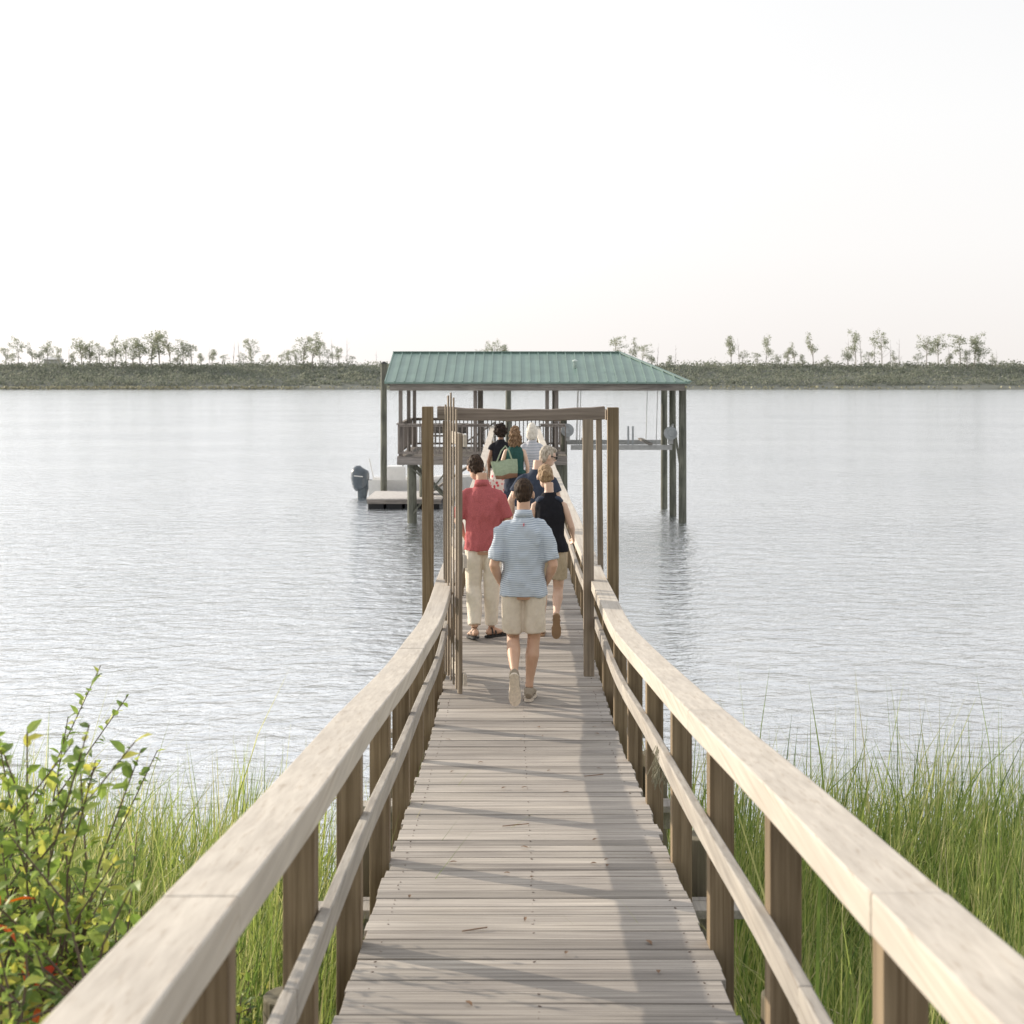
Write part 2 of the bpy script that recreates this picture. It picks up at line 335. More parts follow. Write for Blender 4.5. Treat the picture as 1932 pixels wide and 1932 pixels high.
sk1=skinmat('skin_tan',(.58,.37,.26)); sk2=skinmat('skin_fair',(.66,.46,.35)); sk3=skinmat('skin_brown',(.25,.14,.09))
h_dk=hairmat('hair_dark_brown',(.018,.011,.007),(.060,.036,.022)); h_bk=hairmat('hair_black',(.008,.006,.006),(.045,.028,.02))
h_br=hairmat('hair_brown',(.09,.05,.028),(.34,.22,.13)); h_gy=hairmat('hair_grey',(.24,.20,.16),(.55,.49,.41)); h_wh=hairmat('hair_white_blond',(.55,.50,.43),(.82,.77,.69))
h_bl=hairmat('hair_light_brown',(.19,.12,.065),(.44,.31,.19))
m_khaki=cloth('khaki_cotton',(.65,.57,.47),.06); m_cream=cloth('cream_linen',(.78,.71,.60),.06); m_red=cloth('red_heather',(.42,.115,.12),.20,120)
m_polo=stripes('striped_polo',(.52,.57,.62),(.28,.33,.41),.0165,.36); m_black=cloth('black_cloth',(.016,.016,.02)); m_navy=cloth('navy_cloth',(.045,.055,.08))
m_green=cloth('dark_green_cloth',(.03,.085,.075)); m_blouse=stripes('striped_blouse',(.52,.52,.55),(.38,.40,.44),.045,.4)
m_shoe=plain('suede',(.32,.27,.21),.85); m_sole=plain('pale_rubber',(.66,.58,.48),.7,bump=.3,scale=60); m_dsole=plain('dark_rubber',(.03,.03,.03),.7); m_tan=plain('tan_leather',(.34,.22,.13),.6)
m_olive=cloth('khaki_green_cotton',(.45,.37,.26)); 
zp=lambda y: deckz(y)+.004

y=12.15
p=Person('man in light striped polo and beige shorts, hands in pockets, walking',(.094,y,zp(y)),1.80,
  J=dict(kneeL=(-.085,.05,.51),ankL=(-.075,-.285,.262),dL=(0.03,.34,-.94),uL=(0,.94,.34),
         kneeR=(.085,.03,.51),ankR=(.045,.02,.105),dR=(.12,1,0),
         elL=(-.240,-.06,1.11),wrL=(-.190,.06,.95),elR=(.240,-.06,1.11),wrR=(.190,.06,.95),head=(.0,.045,1.675)),skin=sk1,vox=.007,headpitch=-.25)
p.shirt(m_polo,hem=.855,loose=.022,sl=.88,slr=.065,wr=.020); p.legs(m_khaki,.56,.092,.094)
p.hair(h_dk,'short',.006); p.shoe('L',m_shoe,m_sole); p.shoe('R',m_shoe,m_sole)
mk=MB(); mk.loft([(-.004,-.112,1.43,.003,.004),(.004,-.112,1.437,.004,.004),(-.001,-.109,1.444,.004,.004),(.004,-.105,1.452,.003,.004)],n=8)
p.S(mk).build('embroidered_mark',plain('red_thread',(.6,.06,.07),.8),p.e)

y=15.0
p=Person('man in faded red shirt, cream trousers and black sandals looking down',(-.285,y,zp(y)),1.85,
  J=dict(kneeL=(-.10,.05,.51),ankL=(-.085,-.08,.125),dL=(-.25,1,-.12),uL=(0,.12,1),kneeR=(.075,.06,.51),ankR=(.075,.10,.105),dR=(.75,.7,0),
   elR=(.245,-.01,1.15),wrR=(.225,.17,1.01),elL=(-.24,-.02,1.15),wrL=(-.2,.16,1.0),head=(-.06,.075,1.665)),lean=(-.03,.03),skin=sk1,headyaw=.35,headpitch=-.5)
p.shirt(m_red,hem=.87,loose=.024,sl=.88,slr=.067,wr=.020); p.legs(m_cream,.1,.09,.066,'trousers'); p.hair(h_dk,'short',.010)
p.shoe('L',m_dsole,m_dsole,True); p.shoe('R',m_dsole,m_dsole,True)

y=15.05
p=Person('woman in sleeveless black top and khaki shorts, hair in bun',(.385,y,zp(y)),1.74,
  J=dict(kneeL=(-.08,.07,.52),ankL=(-.09,.16,.105),kneeR=(.085,.04,.51),ankR=(.055,-.26,.28),dR=(0.0,.36,-.93),uR=(0,.93,.36),
   elR=(.225,-.02,1.16),wrR=(.245,.16,1.05),elL=(-.2,0,1.16),wrL=(-.1,.2,1.08),head=(-.035,.07,1.675)),lean=(-.02,.04),skin=sk2,headpitch=-.45,headyaw=.1,female=True)
p.shirt(m_black,hem=.90,loose=.022,sl=0,collar=False,name='top',wr=.010)
sh=MB(); 
sh.loft([(*p.LN((-.135,-.01,1.415)),.02,.056),(*p.LN((-.105,-.005,1.447)),.03,.064),(*p.LN((0,-.0,1.475)),.03,.07),(*p.LN((.105,-.005,1.447)),.03,.064),(*p.LN((.135,-.01,1.415)),.02,.056)],(0,0,1))
fuse(p.S(sh),'shoulder_panel',m_navy,p.e,.01,2)
p.legs(m_olive,.62,.088,.092); p.hair(h_bl,'bun',.008); p.shoe('L',m_tan,m_tan,True); p.shoe('R',m_tan,m_tan,True)

y=17.4
p=Person('grey haired man in navy t-shirt and sunglasses turning his head',(.25,y,zp(y)),1.83,
  J=dict(kneeL=(-.1,.1,.52),ankL=(-.1,.22,.105),kneeR=(.1,.0,.51),ankR=(.1,-.16,.125),elL=(-.275,-.03,1.17),wrL=(-.24,.12,.97),elR=(.27,0,1.17),wrR=(.2,.2,1.03),head=(.11,.06,1.66)),
  lean=(.08,.05),skin=sk2,headyaw=-1.25,headpitch=-.25)
p.shirt(m_navy,hem=.88,loose=.025,sl=.65,collar=False); p.legs(m_khaki,.52,.092,.095); p.hair(h_gy,'short',.005); p.shoe('L',m_shoe,m_dsole); p.shoe('R',m_shoe,m_dsole)
sg_=MB()
for q in(-1,1):
    sg_.ell(p.hd((q*.034,.096,.006)),(.028,.008,.019),p.R,10,6)
    sg_.bar(p.hd((q*.060,.093,.012)),p.hd((q*.084,-.0,.01)),.006,.009)
sg_.bar(p.hd((-.066,.095,.014)),p.hd((.066,.095,.014)),.006,.006)
p.S(sg_).build('sunglasses',plain('dark_lens',(.012,.012,.014),.15,spec=.6),p.e)

y=25.0
p=Person('woman with long wavy brown hair, green sleeveless top, navy skirt',(.05,y,zp(y)),1.76,
  J=dict(ankL=(-.1,.14,.105),kneeL=(-.1,.09,.52),ankR=(.1,-.12,.11),elL=(-.22,-.04,1.19),wrL=(-.15,.12,1.2),head=(0,.03,1.685)),skin=sk2,vox=.01,female=True)
p.shirt(m_green,hem=1.0,loose=.02,sl=0,collar=False,name='top'); p.skirt(m_navy,.45,.2); p.hair(h_br,'long',.03); p.shoe('L',m_tan,m_tan,True); p.shoe('R',m_tan,m_tan,True)
y=24.85
bag=thing('tote_bag','pale green canvas tote bag with brown base hanging from shoulder','bag',(-.13,y,3.05))
b=MB()
def ring(h,w,d): return [(-.11+w*a*.88,y-.05+d*c,3.05+h*.9+.012*math.sin(a*5)) for a,c in((-1,-1),(-.4,-1.25),(.3,-1.2),(1,-1),(1,1),(0,1.1),(-1,1))]
rings=[ring(0,.20,.06),ring(.07,.215,.075),ring(.15,.235,.07),ring(.24,.245,.055),ring(.33,.25,.025)]
tilt=Matrix.Rotation(-.16,3,'Y'); c0=Vector((-.11,y-.05,3.2))
V=[];F=[]
for r_ in rings: V+= [c0+tilt@(Vector(q)-c0) for q in r_]
n=7; mi=[]
for i in range(4):
    for k in range(n): F.append((i*n+k,i*n+(k+1)%n,(i+1)*n+(k+1)%n,(i+1)*n+k)); mi.append(1 if i==0 else 0)
F.append(tuple(range(n))[::-1]); mi.append(1); b.add(V,F); b.m=mi
b.build('bag_body',[cloth('pale_green_canvas',(.31,.37,.26)),plain('brown_leather',(.24,.13,.08),.6)],bag,smooth=True)
for dy in(-.09,-.02):
    hb=MB(); pts=[(-.25,y+dy,3.32),(-.18,y+dy,3.5),(-.11,y+dy+.02,3.58),(-.05,y+dy,3.5),(.01,y+dy,3.32)]
    hb.loft([(*q,.011,.005) for q in pts],(0,0.01,1),n=6)
    hb.build('bag_handle',cloth('canvas_strap',(.32,.38,.27)),bag)
y=26.4
p=Person('woman with dark curly hair, black top, red patterned skirt',(-.2,y,zp(y)),1.76,J=dict(ankL=(-.1,.14,.105),kneeL=(-.1,.09,.52)),skin=sk3,vox=.011,female=True)
m_flor,nt,bb=newmat('red_floral_cloth'); tc=N(nt,'ShaderNodeTexCoord'); vo=N(nt,'ShaderNodeTexVoronoi'); vo.inputs['Scale'].default_value=14; L(nt,tc.outputs['Object'],vo.inputs['Vector']); rr=ramp(nt,[(.25,(.55,.04,.06)),(.45,(.7,.6,.55))]); L(nt,vo.outputs['Distance'],rr.inputs[0]); L(nt,rr.outputs[0],bb.inputs['Base Color']); bb.inputs['Roughness'].default_value=.9
p.shirt(m_black,hem=1.0,loose=.02,sl=.3,collar=False,name='top'); p.skirt(m_flor,.42,.24); p.hair(h_bk,'curly',.03); p.shoe('L',m_tan,m_tan,True); p.shoe('R',m_tan,m_tan,True)
y=25.5
p=Person('woman with white blond bob, pale striped blouse and trousers',(.34,y,zp(y)),1.80,J=dict(ankR=(.1,.14,.105),kneeR=(.1,.09,.52)),skin=sk2,vox=.01,female=True)
p.shirt(m_blouse,hem=.86,loose=.045,sl=.95,collar=False,name='blouse',slr=.085); p.legs(m_cream,.1,.09,.066,'trousers'); p.hair(h_wh,'bob',.006); p.shoe('L',m_tan,m_tan); p.shoe('R',m_tan,m_tan)

# ================================================================== BOARDWALK
bw=thing('boardwalk','weathered timber boardwalk with railings sloping down over the water','boardwalk',(AX,0,2.1))
END=47.3
mb=MB(); y=-3.0
while y<END:
    pitch=.122; w=pitch-random.uniform(.004,.009); ym=y+pitch/2
    z=deckz(ym); sl=(deckz(ym+.3)-deckz(ym-.3))/.6
    R=Matrix.Rotation(math.atan(sl),3,'X')@Matrix.Rotation(random.uniform(-.004,.004),3,'Z')@Matrix.Rotation(random.uniform(-.004,.004),3,'Y')
    mb.box((AX+random.uniform(-.008,.008),ym,z-.019+random.uniform(-.0022,.0022)),(1.36+random.uniform(-.014,.014),w,.038),R)
    y+=pitch
mb.build('deck',M_deck,bw,bevel=.003)
mb=MB(); y=-3.0
while y<16:
    for xx in(-.6,.0,.6):
        for d in(-.026,.026): 
            if random.random()<.7 and y>-1: mb.cyl((AX+xx+random.uniform(-.012,.012),y+.061+d,deckz(y+.061)-.002),(AX+xx,y+.061+d,deckz(y+.061)+.0012),.0024,n=6)
    y+=.122
mb.build('nail_heads',plain('rusty_nail',(.18,.14,.12),.6,.3),bw)['kind']='stuff'
def runner(name,x,w,h,zf,y0,y1,mat,joints,step=.3,bev=.006,wob=.0):
    ys=[y0]+[j for j in joints if y0<j<y1]+[y1]
    for a,b in zip(ys,ys[1:]):
        mb=MB(); n=max(2,int((b-a)/step)); dx=random.uniform(-wob,wob); dz=random.uniform(-wob,wob)*.4
        V=[];F=[]
        for i in range(n+1):
            yy=a+.001+(b-a-.002)*i/n; z=zf(yy)+dz; wv=.004*math.sin(yy*1.7+x*9)
            for sx,sz in((-1,-1),(1,-1),(1,1),(-1,1)): V.append((x+dx+wv+sx*w/2,yy,z+sz*h/2))
        for i in range(n):
            for k in range(4): k2=(k+1)%4; F.append((i*4+k,i*4+k2,i*4+4+k2,i*4+4+k))
        F.append((3,2,1,0)); F.append(tuple(n*4+k for k in range(4)))
        mb.add(V,F); mb.build(name,mat,bw,bevel=bev)
for sg in(-1,1):
    o=2.88 if sg<0 else 2.9
    js=[o+3.0*i for i in range(16)]
    runner('handrail',AX+sg*.685,.15,.085,lambda q:railz(q)-.0425,-3,END,M_cap,js,wob=.004,bev=.006)
    runner('lower_rail',AX+sg*.655,.038,.09,lambda q:deckz(q)+.47,-3,END,M_mid,[q+.9 for q in js][::2],wob=.003)
    runner('edge_beam',AX+sg*.60,.045,.19,lambda q:deckz(q)-.14,-3,END,M_post,js[::4])
    i=-4
    while True:
        yy=4.48+1.352*i; i+=1
        if yy>END-.3: break
        if 13.1<yy<13.5: continue
        zb=deckz(yy)-.30; zt=railz(yy)-.086
        m_=MB(); m_.box((AX+sg*.7235,yy,(zb+zt)/2),(.095,.095,zt-zb)); m_.build('post',M_post,bw,bevel=.004)
for i in range(-2,18):
    yy=5.0+2.42*i; z=deckz(yy)
    m_=MB(); m_.box((AX,yy,z-.34),(1.9,.05,.19)); m_.build('crossbeam',M_mid,bw,bevel=.004)
    m_=MB(); m_.box((AX,yy-.12,z-.26),(2.16,.13,.045)); m_.build('crossbeam',M_mid,bw,bevel=.004)
    for sg in(-1,1):
        m_=MB(); m_.cyl((AX+sg*.86,yy+.16,-2),(AX+sg*.86,yy+.16,z+.02),.10,.09,14); m_.build('pile',M_pilew,bw,smooth=False,bevel=.006)

# ------------------------------------------------------------------ gateway
gy=13.2; gz=deckz(gy)
gw=thing('gateway','tall rough timber gateway frame with crossbeam over the boardwalk','gateway',(AX,gy,gz))
def post(x,y,z0,z1,w,mat,par,name='post',tx=0,ty=0):
    m_=MB(); m_.bar((x,y,z0),(x+tx,y+ty,z1),w,w,up=(0,1,0)); return m_.build(name,mat,par,bevel=.004)
post(.68,gy,gz,4.39,.092,M_gatew,gw,tx=-.01); post(-.575,gy+.09,gz,4.37,.06,M_gatew,gw,tx=-.01)
post(.90,gy+.12,-1.5,4.49,.10,M_post,gw,'outer_post'); post(-.735,gy+.0,-1.5,4.50,.098,M_post,gw,'outer_post',tx=-.01)
post(.86,gy+1.1,gz-.3,4.43,.055,M_gatew,gw,'rear_post',tx=-.03)
mb=MB(); n=12; V=[];F=[]
for i in range(n+1):
    x=-.66+(1.48)*i/n; zc=4.445-.022*math.sin(math.pi*i/n)+.004*math.sin(i*2.1)
    for sy,sz in((-1,-1),(1,-1),(1,1),(-1,1)): V.append((x,gy+.02+sy*.065,zc+sz*(.058-.008*math.sin(math.pi*i/n))))
for i in range(n):
    for k in range(4): k2=(k+1)%4; F.append((i*4+k,i*4+4+k,i*4+4+k2,i*4+k2))
F.append((0,1,2,3));F.append(tuple(n*4+k for k in(3,2,1,0)))
mb.add(V,F); mb.build('crossbeam',M_beam,gw,bevel=.008)
mb=MB(); mb.bar((.86,gy+.18,4.42),(.83,gy+1.08,4.42),.04,.09); mb.build('side_beam',M_gatew,gw,bevel=.004)
A=Vector((-.565,13.10,0)); B=Vector((-.425,12.28,0)); dv=(B-A).normalized(); nrm=Vector((dv.y,-dv.x,0))
def gl(t,off,z): q=A+(B-A)*t+nrm*off; return (q.x,q.y,z)
zg=deckz(12.3)
for t in(.03,.97): gt=MB(); gt.bar(gl(t,0,zg+.03),gl(t,0,4.30),.035,.06,up=dv); gt.build('gate_stile',M_gatew,gw,bevel=.003)
for z in(zg+.15,zg+1.12,4.24): gt=MB(); gt.bar(gl(-.0,-.034,z),gl(1.05,-.034,z),.03,.10); gt.build('gate_rail',M_cap,gw,bevel=.003)
for i in range(5):
    t=.06+.215*i; zt=4.42+.21*math.sin(math.pi*(i+.9)/5.6)
    gt=MB(); gt.bar(gl(t,.024,zg+.06),gl(t,.024,zt),.012,.045,up=dv); gt.build('gate_picket',M_gatew,gw,bevel=.003)

# ================================================================== BOATHOUSE
bh=thing('boathouse','open timber boathouse with green ribbed metal roof on piles','boathouse',(-.2,50.5,0))
m_roof=plain('green_metal',(.165,.25,.215),.45,var=.12,scale=1.2,spec=.5)
rf=MB(); e0,e1=-4.02,5.6; yf,yr,yb=47.0,50.5,54.0; ze,zr=4.50,5.48; rx=3.62
V=[(e0,yf,ze),(e1,yf,ze),(rx,yr,zr),(e0,yr,zr),(e1,yb,ze),(e0,yb,ze)]
V+= [(a,b,c-.05) for a,b,c in V]
rf.add(V,[(0,1,2,3),(1,4,2),(4,5,3,2),(9,8,7,6),(8,10,7),(8,9,11,10),(0,6,7,1),(1,7,10,4),(4,10,11,5),(0,3,9,6),(3,5,11,9)])
x=e0+.02
while x<e1-.05:
    t=1 if x<rx else (e1-x)/(e1-rx)
    for ya,yy in((yf,yr),(yb,yr)):
        rf.bar((x,ya,ze+.012),(x,ya+(yy-ya)*t,ze+(zr-ze)*t+.012),.035,.035)
    x+=.305
yy=yf+.3
while yy<yb-.1:
    t=1-abs(yy-yr)/(yr-yf); rf.bar((e1,yy,ze+.012),(e1-(e1-rx)*t,yy,ze+(zr-ze)*t+.012),.035,.035); yy+=.305
rf.bar((e0,yr,zr+.02),(rx,yr,zr+.02),.22,.04)
for ya in(yf,yb): rf.bar((rx,yr,zr+.02),(e1,ya,ze+.02),.14,.03)
ro=rf.build('roof',m_roof,bh)
m_=MB(); m_.loft([(2.05,48.6,4.9,.05,.05),(2.05,48.6,5.15,.05,.05),(2.05,48.6,5.16,.085,.085),(2.05,48.6,5.2,.08,.08),(2.05,48.6,5.22,.03,.03)]); vp=m_.build('vent_pipe',plain('galvanised',(.6,.68,.65),.5),None,smooth=True); vp.parent=ro; vp.matrix_parent_inverse=Matrix.Identity(4)
def pbox(c,d,name,mat=M_pavx,par=bh): m_=MB(); m_.box(c,d); return m_.build(name,mat,par)
pbox((.8,47.25,4.34),(9.3,.06,.22),'eave_beam'); pbox((.8,53.75,4.34),(9.3,.06,.22),'eave_beam'); pbox((-3.84,50.5,4.34),(.06,6.44,.22),'eave_beam'); pbox((5.44,50.5,4.34),(.06,6.44,.22),'eave_beam')
for xx in(-2.5,-.8,1.4,3.4): pbox((xx,50.5,4.33),(.06,6.4,.18),'ceiling_joist')
for ya in(47.3,53.7): m_=MB(); m_.bar((-3.84,ya,4.5),(-3.84,50.5,5.38),.04,.14); m_.build('gable_board',M_pavx,bh)
pbox((-.95,50.6,2.11),(5.4,6.3,.045),'floor')
for c,d in(((-.95,47.42,1.99),(5.4,.06,.24)),((-3.62,50.6,1.99),(.06,6.2,.24)),((1.72,50.6,1.99),(.06,6.2,.24)),((-.95,50.6,1.97),(5.2,.1,.2)),((-.95,53.7,1.99),(5.4,.06,.24))): pbox(c,d,'floor_beam')
for px,py in((-3.55,47.6),(-3.5,50.6),(-3.5,53.6),(-1.17,47.6),(-1.1,50.6),(-1.1,53.6),(1.12,47.6),(1.5,50.6),(1.5,53.6),(1.42,47.6)):
    post(px,py,1.9,4.26,.12,M_pav,bh,'roof_post')
for px,py,r,z1 in((-3.16,47.75,.165,1.95),(-3.2,53.4,.14,1.95),(1.5,47.8,.12,1.95),(1.75,49.2,.12,3.25),(1.5,53.4,.14,1.95),(-.9,50.6,.14,1.9),(5.48,48.0,.135,4.3),(5.40,50.0,.125,4.3),(5.40,53.0,.125,4.3),(-.15,57.5,.12,4.9)):
    m_=MB(); m_.cyl((px,py,-3),(px+random.uniform(-.05,.05),py,z1),r,r*.88,14); m_.build('pile',M_pile,bh,smooth=False)
def railing(x0,x1,y0,y1,z=2.13):
    r=MB(); a=Vector((x0,y0,0)); b=Vector((x1,y1,0)); Ln=(b-a).length
    for zz,h in((z+.12,.07),(z+.98,.07)): r.bar((x0,y0,zz),(x1,y1,zz),.04,h)
    r.bar((x0,y0,z+1.03),(x1,y1,z+1.03),.13,.035)
    n=int(Ln/.14)
    for i in range(n+1):
        q=a.lerp(b,i/n); r.box((q.x,q.y,z+.55),(.035,.035,.84))
    return r.build('railing',M_pav,bh)
railing(-3.6,-.72,47.5,47.5); railing(.9,1.7,47.5,47.5); railing(-3.62,-3.62,47.55,53.7); railing(-3.6,1.7,53.72,53.72); railing(1.71,1.71,49.6,53.7)
for a_,b_,u_ in(((-3.16,47.6,.3),(-1.9,47.6,1.9),(0,1,0)),((-3.1,47.9,1.8),(-2.0,50.6,.35),(0,0,1)),((5.46,48.2,1.6),(5.4,49.9,3.1),(0,0,1)),((-3.2,47.62,1.75),(-2.2,47.62,.9),(0,1,0))):
    br=MB(); br.bar(a_,b_,.05,.15,up=u_); br.build('brace',M_pile,bh)
be=thing('bench','weathered timber bench under the boathouse roof','bench',(-2.4,52.9,2.13)); m_=MB(); m_.box((-2.4,52.9,2.56),(1.6,.4,.05)); m_.build('seat',M_pavx,be); m_=MB(); m_.box((-2.4,53.12,2.82),(1.6,.04,.36)); m_.build('backrest',M_pavx,be)
for xx in(-3.1,-1.7): m_=MB(); m_.box((xx,52.9,2.33),(.08,.36,.41)); m_.build('leg',M_pavx,be)
m_alu=plain('galvanised_steel',(.40,.40,.39),.5,.3); m_mot=plain('grey_housing',(.38,.40,.41),.5)
bl=thing('boat_lift','steel boat lift with cables and motors beside the boathouse','boat lift',(3.6,50,2.3))
for yy in(48.7,52.4): m_=MB(); m_.box((3.57,yy,2.36),(3.3,.1,.16)); m_.build('cradle_beam',m_alu,bl)
for xx in(2.5,4.5): m_=MB(); m_.box((xx,50.5,2.48),(.14,3.9,.06)); m_.build('bunk',M_pavx,bl)
for px,py in((2.2,48.7),(4.7,48.7),(2.25,52.4),(4.7,52.4),(2.12,48.75)):
    m_=MB(); m_.cyl((px,py,2.4),(px+.05,py,4.3),.012,n=6); m_.build('cable',m_alu,bl)
for px in(3.85,4.0): m_=MB(); m_.box((px-.05,48.8,2.72),(.06,.06,.66)); m_.build('guide_post',m_mot,bl)
for px,pz in((1.8,2.93),(5.15,2.83)):
    m_=MB(); m_.loft([(px,48.28,pz,.1,.1),(px,48.34,pz,.1,.1),(px,48.36,pz,.21,.21),(px,48.62,pz,.21,.21)],n=20); m_.build('lift_motor',m_mot,bl,bevel=.01)
    m_=MB(); m_.box((px,48.5,pz-.26),(.16,.12,.18)); m_.build('motor_bracket',m_alu,bl)
m_=MB(); m_.bar((5.15,48.5,2.95),(5.38,49.9,3.05),.06,.1); m_.build('bracket',m_alu,bl)
mp_=thing('mooring_pile','tall round timber mooring pile beside the floating dock','mooring pile',(-4.83,56.25,0)); m_=MB(); m_.cyl((-4.83,56.25,-3),(-4.83,56.25,5.14),.13,.115,14); m_.build('pile_shaft',M_pile,mp_); m_=MB(); m_.cyl((-4.83,56.25,5.14),(-4.83,56.25,5.22),.13,.03,14); m_.build('pile_cap',plain('black_cap',(.03,.03,.03),.6),mp_)
fd=thing('floating_dock','low floating dock with pale decking on black floats','floating dock',(-3.8,54.3,0))
m_=MB(); 
for i in range(24): m_.box((-3.8,52.67+i*.143,.34),(2.66,.138,.04))
m_.build('decking',plain('pale_composite',(.58,.55,.52),.7),fd)
for yy in(52.62,56.03): pbox((-3.8,yy,.25),(2.62,.05,.15),'frame_beam',M_pavx,fd)
for xx in(-4.8,-4.15,-3.5,-2.85): m_=MB(); m_.box((xx,54.3,.05),(.58,3.2,.36)); m_.build('float',plain('black_plastic',(.015,.015,.017),.5),fd,bevel=.04)
ga=thing('gangway','narrow timber gangway leading down to the floating dock','gangway',(-1.5,54.2,1)); m_=MB(); m_.bar((-.6,54.6,2.05),(-3.0,54.6,.42),.9,.08); m_.build('ramp',M_pavx,ga)
for yy in(54.2,55.0):
    m_=MB(); m_.bar((-.6,yy,3.0),(-3.0,yy,1.35),.05,.05)
    for t in(0.02,.33,.66,.98): m_.bar((-.6-2.4*t,yy,2.05-1.63*t),(-.6-2.4*t,yy,3.0-1.65*t),.04,.04,up=(0,1,0))
    m_.build('railing',m_alu,ga)
mbt=thing('motorboat','small white motorboat with grey outboard moored at floating dock','boat',(-2.6,57.6,0))
h=MB(); V=[];F=[]; st=[(-5.45,.95,.72,0),(-4.5,1.0,.72,0),(-3,1.02,.75,0),(-1.5,.9,.85,0),(-.4,.55,.98,.05),(.15,.08,1.08,.3)]
for x,w,g,kz in st:
    V+=[(x,57.6-w,g),(x,57.6-w*.88,.1+kz),(x,57.6,-.25+kz),(x,57.6+w*.88,.1+kz),(x,57.6+w,g),(x,57.6+w*.85,g-.02),(x,57.6+w*.8,.35+kz*.5),(x,57.6-w*.8,.35+kz*.5),(x,57.6-w*.85,g-.02)]
for i in range(len(st)-1):
    for k in range(9): F.append((i*9+k,i*9+(k+1)%9,(i+1)*9+(k+1)%9,(i+1)*9+k))
F.append(tuple(range(9))); F.append(tuple(range(45,54))[::-1]); h.add(V,F)
m_gel=plain('white_gelcoat',(.78,.77,.75),.3,var=.04)
h.build('hull',m_gel,mbt)
c=MB(); c.box((-4.45,57.6,.78),(.7,.8,.85)); co=c.build('console',m_gel,mbt,bevel=.04)
c=MB(); c.bar((-4.15,57.6,1.15),(-4.3,57.6,1.42),.7,.02,up=(1,0,0)); c.build('windscreen',plain('smoked_acrylic',(.12,.14,.15),.1),mbt)
c=MB(); c.box((-3.55,57.6,.64),(.5,.9,.5)); c.build('seat',m_gel,mbt,bevel=.03)
c=MB(); c.cyl((-5.3,57.3,.7),(-5.48,57.3,1.5),.025); c.build('rod_holder',m_gel,mbt)
ob=MB(); ob.loft([(-5.80,57.6,.30,.24,.18),(-5.84,57.6,.42,.31,.22),(-5.86,57.6,.70,.36,.25),(-5.86,57.6,.92,.36,.25),(-5.84,57.6,1.06,.31,.22),(-5.82,57.6,1.14,.2,.14),(-5.8,57.6,1.16,.08,.06)],n=18)
oc=ob.build('outboard_motor',plain('outboard_grey',(.085,.105,.125),.3,spec=.6),mbt,smooth=True)
ob=MB(); ob.loft([(-5.75,57.6,.36,.22,.15),(-5.77,57.6,.1,.19,.11),(-5.79,57.6,-.03,.17,.08),(-5.79,57.6,-.05,.26,.16),(-5.79,57.6,-.07,.26,.16),(-5.79,57.6,-.09,.12,.05),(-5.8,57.6,-.45,.12,.04)],n=12); ob.build('motor_leg',plain('leg_grey',(.09,.11,.125),.35),mbt)
ob=MB(); ob.box((-5.5,57.6,.5),(.2,.3,.35)); ob.build('transom_bracket',plain('bracket_grey',(.08,.095,.11),.35),mbt)
ob=MB(); ob.box((-5.9,57.345,.82),(.34,.012,.035),Matrix.Rotation(.1,3,'Y')); ob.build('stripe_decal',m_gel,mbt)

# ================================================================== WATER, GROUND
wm,nt,b=newmat('water')
tc=N(nt,'ShaderNodeTexCoord')
def wn(scale,sx,sy,det,dist=0,rot=.35):
    mp=N(nt,'ShaderNodeMapping'); mp.inputs['Scale'].default_value=(sx,sy,1); L(nt,tc.outputs['Object'],mp.inputs[0]); mp.inputs['Rotation'].default_value=(0,0,rot)
    n=N(nt,'ShaderNodeTexNoise'); n.inputs['Scale'].default_value=scale; n.inputs['Detail'].default_value=det; n.inputs['Distortion'].default_value=dist; L(nt,mp.outputs[0],n.inputs['Vector']); return n
a=wn(1.7,.7,1.1,6,.5); c=wn(5.2,.8,1.1,4,.5,-.3); dd=wn(.035,1,2.4,3)
ma=N(nt,'ShaderNodeMath',operation='MULTIPLY_ADD'); L(nt,c.outputs['Fac'],ma.inputs[0]); ma.inputs[1].default_value=.42; L(nt,a.outputs['Fac'],ma.inputs[2])
bp=N(nt,'ShaderNodeBump'); bp.inputs['Distance'].default_value=.165; L(nt,ma.outputs[0],bp.inputs['Height'])
mr=N(nt,'ShaderNodeMapRange'); mr.inputs[1].default_value=.35; mr.inputs[2].default_value=.65; mr.inputs[3].default_value=.65; mr.inputs[4].default_value=1.0; L(nt,dd.outputs['Fac'],mr.inputs[0]); L(nt,mr.outputs[0],bp.inputs['Strength'])
L(nt,bp.outputs[0],b.inputs['Normal']); b.inputs['Base Color'].default_value=(.25,.285,.305,1); b.inputs['Roughness'].default_value=.07; b.inputs['IOR'].default_value=2.0
gs_=N(nt,'ShaderNodeBsdfGlossy'); gs_.inputs['Color'].default_value=(.97,.985,1.0,1); gs_.inputs['Roughness'].default_value=.12; L(nt,bp.outputs[0],gs_.inputs['Normal'])
fr=N(nt,'ShaderNodeFresnel'); fr.inputs[0].default_value=1.5; L(nt,bp.outputs[0],fr.inputs['Normal'])
mf=N(nt,'ShaderNodeMapRange'); mf.inputs[1].default_value=.04; mf.inputs[2].default_value=.48; mf.inputs[3].default_value=.46; mf.inputs[4].default_value=.97; L(nt,fr.outputs[0],mf.inputs[0])
ms_=N(nt,'ShaderNodeMixShader'); L(nt,mf.outputs[0],ms_.inputs[0]); L(nt,b.outputs[0],ms_.inputs[1]); L(nt,gs_.outputs[0],ms_.inputs[2]); L(nt,ms_.outputs[0],nt.nodes['Material Output'].inputs[0])
w=MB(); w.add([(-3000,-200,0),(3000,-200,0),(3000,4000,0),(-3000,4000,0)],[(0,1,2,3)]); o=w.build('water',wm); o['kind']='structure'

